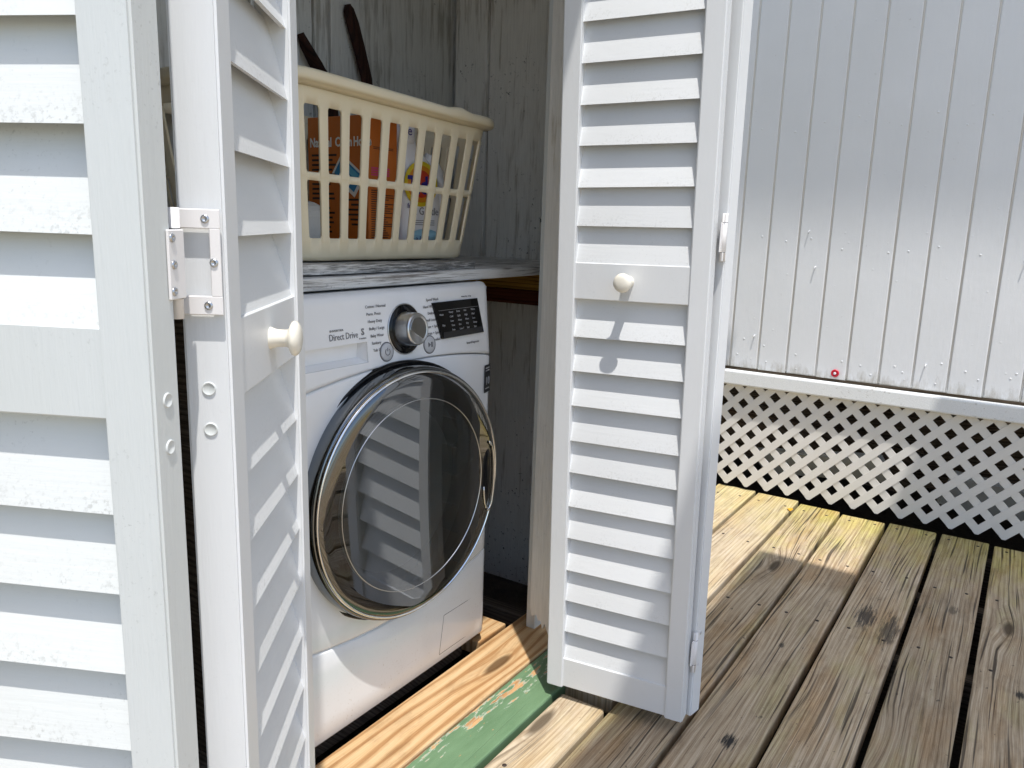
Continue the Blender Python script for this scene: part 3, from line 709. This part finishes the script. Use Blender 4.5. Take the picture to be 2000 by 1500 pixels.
NS = 36; cells = []; kinds = []
for i in range(NS):
    for a, b, kd in ((0, .40, 1), (.40, .52, 0), (.52, .88, 1), (.88, 1., 0)): pass
for i in range(NS):
    base = i/NS
    sub = [0, .02, .04, .15, .28, .41, .58, .60, .62, .72, .81, .91]
    for s_ in sub: cells.append(base+s_/NS); kinds.append(s_)
HZ = .308
vrows = [0, .004, .012, .03, .132, .136, .142, .148, .20, .27, .34, .40, .432, .438, .444, .450, .494, .500, .506, .512, .58, .66, .74, .79, .826, .832, .838, .844, .90, .955]
def inslot(ci, v0, v1):
    s_ = kinds[ci]
    if not (.0 <= s_ < .62): return False
    mid = (v0+v1)/2
    for lo, hi in ((.132, .450), (.494, .844)):
        if lo < mid < hi:
            e = 0
            if s_ in (0, .60): e = .010
            elif s_ in (.02, .58): e = .006
            return lo+e < mid < hi-e
    return False
bm = bmesh.new(); G = []
for v in vrows:
    ins = 0; z = v*HZ
    if v < .03: ins = .016*(1-math.sqrt(max(0, 1-(1-v/.03)**2)))
    row = []
    for (x, y_) in outline(v, cells):
        l = math.hypot(x, y_); row.append(bm.verts.new((x*(1-ins/l), y_*(1-ins/l), z)))
    G.append(row)
n = len(cells)
for j in range(len(vrows)-1):
    for i in range(n):
        if inslot(i, vrows[j], vrows[j+1]): continue
        bm.faces.new((G[j][i], G[j][(i+1) % n], G[j+1][(i+1) % n], G[j+1][i]))
bm.faces.new(G[0][::-1])
bmesh.ops.recalc_face_normals(bm, faces=bm.faces)
bo = link('basket_body', frombm('basket_body', bm, True), M['basket'], bk)
so_ = bo.modifiers.new('wall', 'SOLIDIFY'); so_.thickness = .0032; so_.offset = -1
# upright ribs standing proud of the bands
rib_c = [(i+.81)/NS for i in range(NS)]
for i, c0 in enumerate(rib_c):
    for lo, hi in ((.112, .456), (.474, .85)):
        bm = bmesh.new(); vv = []
        for t in (lo, (lo+hi)/2, hi):
            ps = outline(t, [c0-.185/NS, c0, c0+.185/NS]); q = []
            for (x, y_), e in zip(ps, (.0012, .0022, .0012)):
                l = math.hypot(x/.34, y_/.2); nx, ny = x/.34**2, y_/.2**2; nl = math.hypot(nx, ny); q.append(bm.verts.new((x+nx/nl*e, y_+ny/nl*e, t*HZ)))
            for (x, y_) in ps[::-1]: q.append(bm.verts.new((x*.996, y_*.996, t*HZ)))
            vv.append(q)
        for a, b in zip(vv, vv[1:]):
            for k in range(6): bm.faces.new((a[k], a[(k+1) % 6], b[(k+1) % 6], b[k]))
        bm.faces.new(vv[0]); bm.faces.new(vv[-1][::-1])
        link('rib', frombm('rib', bm), M['basket'], bk)
rc_ = [i/200 for i in range(200)]; bm = bmesh.new(); G = []
for e, z in ((-.001, .930), (.004, .945), (.016, .950), (.021, .952), (.023, .964), (.0235, .99), (.021, 1.006), (.015, 1.014), (.004, 1.016), (-.003, 1.008), (-.004, .96)):
    row = []
    for k, (x, y_) in enumerate(outline(.97, rc_)):
        l = math.hypot(x, y_); nx, ny = x/.34**2, y_/.2**2; nl = math.hypot(nx, ny)
        hb = .006*max(0, 1-abs(((k/200) % .5)-.46)/.02)   # slight lip at the grips
        row.append(bm.verts.new((x+nx/nl*e, y_+ny/nl*e, z*HZ+hb*(1 if z > .96 else 0))))
    G.append(row)
for j in range(len(G)):
    for i in range(200): bm.faces.new((G[j][i], G[j][(i+1) % 200], G[(j+1) % len(G)][(i+1) % 200], G[(j+1) % len(G)][i]))
link('basket_rim', frombm('basket_rim', bm, True), M['basket'], bk)
bk.location = (Xc, Yc, .8985); bk.rotation_euler = (0, R(.42), 0)
for ch in bk.children:
    for v in ch.data.vertices: v.co.z *= 1+.05*max(0, .18-v.co.x)/.5
# move so that front/right edges land: local frame is centred already

# ------------------------------------------------------------------ things in the basket
def carton(name, x0, x1, y0, y1, h, z0, label, mat, group=None):
    o = empty(name, ((x0+x1)/2, (y0+y1)/2, z0)); tag(o, label, 'box', group)
    hx, hy = (x1-x0)/2, (y1-y0)/2
    b = link('carton', boxmesh('carton', -hx, hx, -hy, hy, 0, h, .0015), mat, o)
    return o, hx, hy
FZ = .9005
c1, hx, hy = carton('detergent_carton', -.222, -.136, .165, .340, .284, FZ, 'orange carton printed with a blue sponge standing in the basket', M['orange_box'])
LX = (R(90), 0, R(-90))
text('carton_lettering', 'Natural', .026, (-hx-.0006, .080, .232), LX, M['carton_white'], c1, sx=.8, bold=.0008)
text('carton_lettering', 'Clean', .026, (-hx-.0006, .006, .232), LX, M['carton_white'], c1, sx=.8, bold=.0008)
text('carton_lettering', 'Home', .026, (-hx-.0006, -.046, .232), LX, M['carton_white'], c1, sx=.75, bold=.0008)
for i in range(17):
    z = .205-i*.0098; wd = random.uniform(.05, .075)
    if i in (5, 10): continue
    link('carton_print', boxmesh('carton_print', -hx-.0006, -hx+.0003, .075-wd, .075, z, z+.0042), M['carton_text'], c1)
for i in range(6):
    z = .115-i*.010; link('carton_print', boxmesh('carton_print', -hx-.0006, -hx+.0003, -.07, -.02-random.uniform(0, .02), z, z+.004), M['carton_text'], c1)
spg = link('sponge_picture', boxmesh('sponge_picture', -.0007, .0003, -.034, .034, -.020, .020, .0002), M['blue'], c1); spg.location = (-hx-.0002, -.030, .168); spg.rotation_euler = (R(35), 0, 0)
spg2 = link('sponge_picture', boxmesh('sponge_picture', -.0010, -.0006, -.030, .026, .004, .016), plain('light_blue_print', (.1, .42, .62), .4), c1); spg2.location = spg.location; spg2.rotation_euler = spg.rotation_euler
spg3 = link('sponge_picture', boxmesh('sponge_picture', -.0005, .0003, -.040, .040, -.026, .026), M['carton_white'], c1); spg3.location = (-hx-.00005, -.030, .166); spg3.rotation_euler = spg.rotation_euler
for i in range(5): link('carton_print', boxmesh('carton_print', -.030, .030, -hy-.0006, -hy+.0003, .222-i*.003, .2232-i*.003), M['carton_text'], c1) if i < 2 else None
for z in (.180, .1755, .171, .1665): link('carton_print', boxmesh('carton_print', -.036, .018, -hy-.0006, -hy+.0003, z, z+.0026), M['pink'], c1)
text('carton_lettering', 'Drug Facts', .014, (-.036, -hy-.0006, .150), RX, M['carton_text'], c1, sx=.8)
for i in range(26):
    z = .136-i*.0045; link('carton_print', boxmesh('carton_print', -.036, random.uniform(.0, .034), -hy-.0006, -hy+.0003, z, z+.0018), M['carton_text'], c1)
c2, hx2, hy2 = carton('detergent_carton', -.133, -.070, .236, .310, .255, FZ, 'second orange carton with a ruled table, standing between the sponge carton and the white bottle', M['orange_box'])
for z in [.03+i*.019 for i in range(10)]: link('carton_print', boxmesh('carton_print', -.030, .020, -hy2-.0006, -hy2+.0003, z, z+.0012), M['carton_text'], c2)
for x in (-.031, .0, .020): link('carton_print', boxmesh('carton_print', x, x+.0012, -hy2-.0007, -hy2+.0003, .03, .202), M['carton_text'], c2)
# detergent bottle
bt = empty('detergent_bottle', (-.052, .190, FZ)); bt.rotation_euler = (0, 0, R(-16)); bt.scale = (1, 1, 1.12); tag(bt, 'white detergent bottle with a round logo of red and yellow rings in the basket', 'bottle')
def bottle():
    bm = bmesh.new(); G = []; n = 40
    for z, hx_, hy_, ox in ((0, .050, .030, 0), (.006, .056, .035, 0), (.05, .058, .037, 0), (.10, .0585, .037, 0), (.14, .056, .036, -.001), (.165, .050, .034, -.006), (.185, .041, .031, -.014), (.202, .030, .027, -.022), (.212, .024, .023, -.026), (.222, .022, .022, -.027)):
        row = []
        for i in range(n):
            a = 2*math.pi*i/n; ca, sa = math.cos(a), math.sin(a); e = 2/3.2
            row.append(bm.verts.new((ox+hx_*math.copysign(abs(ca)**e, ca), hy_*math.copysign(abs(sa)**e, sa), z)))
        G.append(row)
    for a, b in zip(G, G[1:]):
        for i in range(n): bm.faces.new((a[i], a[(i+1) % n], b[(i+1) % n], b[i]))
    bm.faces.new(G[0][::-1]); bm.faces.new(G[-1])
    return frombm('bottle_body', bm, True)
link('bottle_body', bottle(), M['bottle'], bt)
cpb = link('bottle_cap', lathe('bottle_cap', [(0, .262), (.021, .262), (.0235, .259), (.025, .222), (.025, .216), (.02, .214)], 32, 'Z'), M['bottle'], bt); cpb.location = (-.027, 0, 0)
text('lettering', 'e', .026, (-.028, -.0256, .238), RX, M['lb_navy'], bt, align='CENTER')
hd = [(.030, 0, .190), (.048, 0, .186), (.066, 0, .165), (.074, 0, .135), (.072, 0, .10), (.06, 0, .075), (.045, 0, .06)]
link('bottle_handle', tube('bottle_handle', hd, [(.011, .013)]*7, 14), M['bottle'], bt)
for k, (r_, mt) in enumerate(((.043, 'lb_yellow'), (.035, 'lb_orange'), (.026, 'lb_red'))):
    q = link('logo_ring', lathe('logo_ring', [(0, 0), (r_, 0), (r_, .002)], 40, 'Y'), M[mt], bt); q.location = (-.006, -.0378-.0004*k, .140)
text('lettering', 'Tide', .046, (-.006, -.0394, .136), RX, M['lb_navy'], bt, align='CENTER', sx=.85, bold=.0016)
text('lettering', 'free', .014, (-.030, -.0376, .098), RX, M['lb_navy'], bt, align='CENTER')
text('lettering', '& Gentle', .021, (.006, -.0378, .088), RX, M['print'], bt, align='CENTER', sx=.9)
for z in (.070, .066, .062): link('bottle_print', boxmesh('bottle_print', -.030, .030, -.0377, -.036, z, z+.0012), M['print'], bt)
q = link('blue_patch', lathe('blue_patch', [(0, 0), (.020, 0), (.020, .002)], 32, 'Y'), M['lb_sky'], bt); q.location = (.006, -.0372, .040); q.scale = (1.9, 1, .72)
text('lettering', 'a 1.36 L', .012, (.0, -.0384, .036), RX, M['lb_navy'], bt, align='CENTER')
# pale folded cloth at the basket's left end
bm = bmesh.new(); 
tag(link('folded_cloth', boxmesh('folded_cloth', -.46, -.30, .19, .40, FZ, FZ+.11, .03, 4), M['sheet']), 'pale folded cloth at the left end of the basket', 'cloth')

# ------------------------------------------------------------------ dark handles behind the basket
def handle(name, pts, wd, label):
    me = tube(name, pts, [(w_, .009) for w_ in wd], 12)
    tag(link(name, me, M['darkwood']), label, 'tool handle')
handle('wooden_handle', [(.150, .505, .879), (.148, .508, 1.20), (.140, .512, 1.33), (.118, .516, 1.40), (.100, .520, 1.455), (.088, .522, 1.485), (.084, .522, 1.497)], [.018, .018, .019, .020, .021, .017, .006], 'tall dark brown wooden handle leaning on the back wall behind the basket')
handle('wooden_handle', [(.02, .500, .879), (.018, .505, 1.20), (.002, .510, 1.30), (-.030, .514, 1.335), (-.060, .518, 1.375), (-.072, .520, 1.398)], [.018, .018, .022, .024, .018, .006], 'shorter dark wooden handle with pointed end behind the basket')

# ------------------------------------------------------------------ house wall with siding
SX = 1.5
hw = empty('house_wall', (1.56, -.6, -.45)); tag(hw, 'white painted house wall of vertical grooved boards above a lattice skirt', 'house wall')
HO = Vector((-1.56, .6, .45))
def hp(name, me, mat, parent=None):
    o = link(name, me, mat, parent or hw)
    if parent is None: o.location = HO
    return o
hp('wall_backing', boxmesh('wall_backing', SX+.020, SX+.06, -4.4, 3.4, .470, 7.0), M['siding'])
pl = None
for i in range(-30, 42):
    y1 = -.06-.1043*i; y0 = y1-.1043
    zb = .474+random.uniform(-.002, .002)
    bm = bmesh.new(); addbox(bm, SX, SX+.0195, y0+.0024, y1-.0024, zb, 6.99)
    es = [e for e in bm.edges if abs(e.verts[0].co.x-SX) < 1e-6 and abs(e.verts[1].co.x-SX) < 1e-6]
    bmesh.ops.bevel(bm, geom=es, offset=.0042, segments=3, profile=.5, affect='EDGES')
    hp('siding_board', frombm('siding_board', bm), M['siding'])
    # narrow raised bead in the groove
    hp('bead', tube('bead', [(SX+.0045, y1, zb+.004), (SX+.0045, y1, 6.95)], (.0032, .0032), 8) if False else tube('bead', [(SX+.0038, y1, zb+.004), (SX+.0038, y1, 6.95)], .0033, 8), M['siding'])
hp('floor_frame', boxmesh('floor_frame', SX+.018, 4.6, -4.4, 3.4, .395, .4695), M['brown_board'])
hp('ledge_board', boxmesh('ledge_board', SX-.030, SX+.0045, -4.4, 3.4, .409, .463, .006, 2), M['trim'])
hp('eave', boxmesh('eave', SX-1.41, SX+.3, -4.4, 3.4, 7.005, 7.04), M['siding'])  # unseen eave, raised and lengthened to cast the siding's soft shade line
hook_me = tube('bent_nail', [(.006, 0, 0), (-.006, 0, 0), (-.009, 0, -.003), (-.010, 0, -.009)], .0022, 8)
for y_, z in ((-.302, .985), (-.335, .862), (-.955, .905), (-.145, .60), (-.72, .56)):
    o = link('bent_nail', hook_me, M['siding'], hw); o.location = Vector((SX, y_, z))+HO
dot_me = lathe('nail_head', [(0, -.0012), (.003, -.0010), (.0042, .0008)], 10, 'X')
for i in range(-1, 11):
    for z in (.52, .56, .93, 1.34):
        o = link('nail_head', dot_me, M['siding'], hw); o.location = Vector((SX, -.06-.1043*(i+.5)+random.uniform(-.035, .035), z+random.uniform(-.03, .03)))+HO
cap = link('red_cap', lathe('red_cap', [(0, -.007), (.0055, -.007), (.006, -.004), (.0075, -.0035), (.0085, -.006), (.0125, -.006), (.0135, -.004), (.0135, .0005)], 28, 'X'), M['red']); cap.location = (SX-.0003, -.440, .4945); tag(cap, 'small red plastic ring stuck low on the white siding', 'plastic cap')
q = link('cap_centre', lathe('cap_centre', [(0, -.0078), (.0045, -.0076), (.0055, -.006)], 20, 'X'), M['bottle'], cap)

# lattice: strips at +-45 degrees
lat = empty('lattice_skirt', (1.512, -.6, 0)); tag(lat, 'beige plastic diagonal lattice between the house wall and the deck', 'lattice')
D = .0775; SW = .0262; LX_ = 1.5035; ZT = .440; ZB = .026
def strip(y0, z0, y1, z1, layer):
    d = Vector((0, y1-y0, z1-z0)); L = d.length; d.normalize(); nrm = Vector((0, -d.z, d.y)); a = Vector((0, y0, z0)); b = Vector((0, y1, z1)); h = SW/2
    bm = bmesh.new(); pts = []
    for (p, s) in ((a-d*(h*.55), -1), (a-d*h*.0, -1)): pass
    x0 = LX_+(.0026 if layer else 0); x1 = x0+.0040
    out = [a-d*h+nrm*(h*.45), a-d*(h*.45)+nrm*h, b+nrm*h, b-nrm*h, a-d*(h*.45)-nrm*h, a-d*h-nrm*(h*.45)]
    f = [bm.verts.new((x0, q.y, q.z)) for q in out]; k = [bm.verts.new((x1, q.y, q.z)) for q in out]
    bm.faces.new(f); bm.faces.new(k[::-1])
    for i in range(6): bm.faces.new((f[i], k[i], k[(i+1) % 6], f[(i+1) % 6]))
    o = link('lattice_strip', frombm('lattice_strip', bm), M['lattice'], lat); o.location = (-1.512, .6, 0)
Hh = ZT-ZB
for i in range(-18, 34):
    y0 = -.085-D*i+.0
    strip(y0, ZB, y0-Hh, ZT, 0); strip(y0, ZB, y0+Hh, ZT, 1)

# crawl space behind the lattice
tag(link('dirt_bank', mesh('dirt_bank', [(1.5, -4, -.449), (5, -4, -.30), (5, 3, -.30), (1.5, 3, -.449)], [(0,1,2,3)]), M['dirt']), None, None, kind='structure')
tag(box('crawl_screen', (3.3, 3.4, -4.2, 3.2, -.44, .10), M['brown_board']), 'long brown board screen added to dim the crawl space', 'wall')  # added boards keep the space behind the lattice dim
bm = bmesh.new()
def scrap(name, c, size, rot, mat, label, cat):
    bm = bmesh.new(); addbox(bm, -size[0]/2, size[0]/2, -size[1]/2, size[1]/2, -size[2]/2, size[2]/2); bmesh.ops.bevel(bm, geom=bm.edges[:], offset=min(size)*.2, segments=2, affect='EDGES')
    o = link(name, frombm(name, bm), mat); o.location = c; o.rotation_euler = [R(a) for a in rot]; return tag(o, label, cat)
scrap('scrap_board', (1.95, -.20, .10), (.04, 1.0, .24), (8, -25, 10), M['brown_board'], 'brown board propped up behind the left part of the lattice', 'board')
scrap('white_panel', (1.70, -.38, .10), (.03, .55, .13), (-14, -35, -12), M['sheet'], 'white panel leaning in the crawl space behind the lattice', 'panel')
scrap('white_panel', (1.74, -1.10, .07), (.03, .6, .16), (10, -30, 14), M['sheet'], 'white panel tilted behind the lattice beside the dark deck boards', 'panel')
scrap('scrap_board', (2.1, -.95, .15), (.05, 1.3, .3), (-4, -15, -6), M['brown_board'], 'wide brown board standing deep in the crawl space behind the lattice', 'board')
for y_ in (-2.2, .9):
    tag(box('foundation_pier', (2.6, 2.85, y_, y_+.25, -.42, .394), M['brown_board']), 'brown square pier under the house '+('beyond the closet' if y_ > 0 else 'out along the deck'), 'pier')

# ------------------------------------------------------------------ plank roof overhead (added out of view to throw the deck shade)
HR = 3.0
pr = empty('shade_caster', (-.6, -2.3, 3.0)); tag(pr, 'unseen plank roof over the open deck', 'caster')
def rp(x0, x1, y0, y1): 
    o = box('caster_plank', (x0, x1, y0, y1, HR, HR+.025), M['caster'], pr); o.location = (.6, 2.3, -3.0)
HR = 3.0; KY = .235
ye1, ye2, xj = -.388-KY*HR, -.668-KY*HR, .946-KY*HR
rp(-1.1, xj, ye2+.0005, ye1)
yb_ = ye2
for i in range(3): rp(-1.1, .88, yb_-.2, yb_-.0005); yb_ -= .2

# ------------------------------------------------------------------ leaf
lf = mesh('leaf', [(0,0,.001),(.014,.007,.006),(.026,.003,.003),(.033,-.006,.001),(.024,-.014,.005),(.010,-.012,.004),(.016,-.003,.0015)], [(0,6,1),(1,6,2),(2,6,3),(3,6,4),(4,6,5),(5,6,0)])
o = link('fallen_leaf', lf, M['leaf']); o.location = (1.365, -.367, .0015); o.rotation_euler = (0, 0, .5); tag(o, 'small yellow fallen leaf on the pale deck boards near the lattice', 'leaf')
flush_texts()
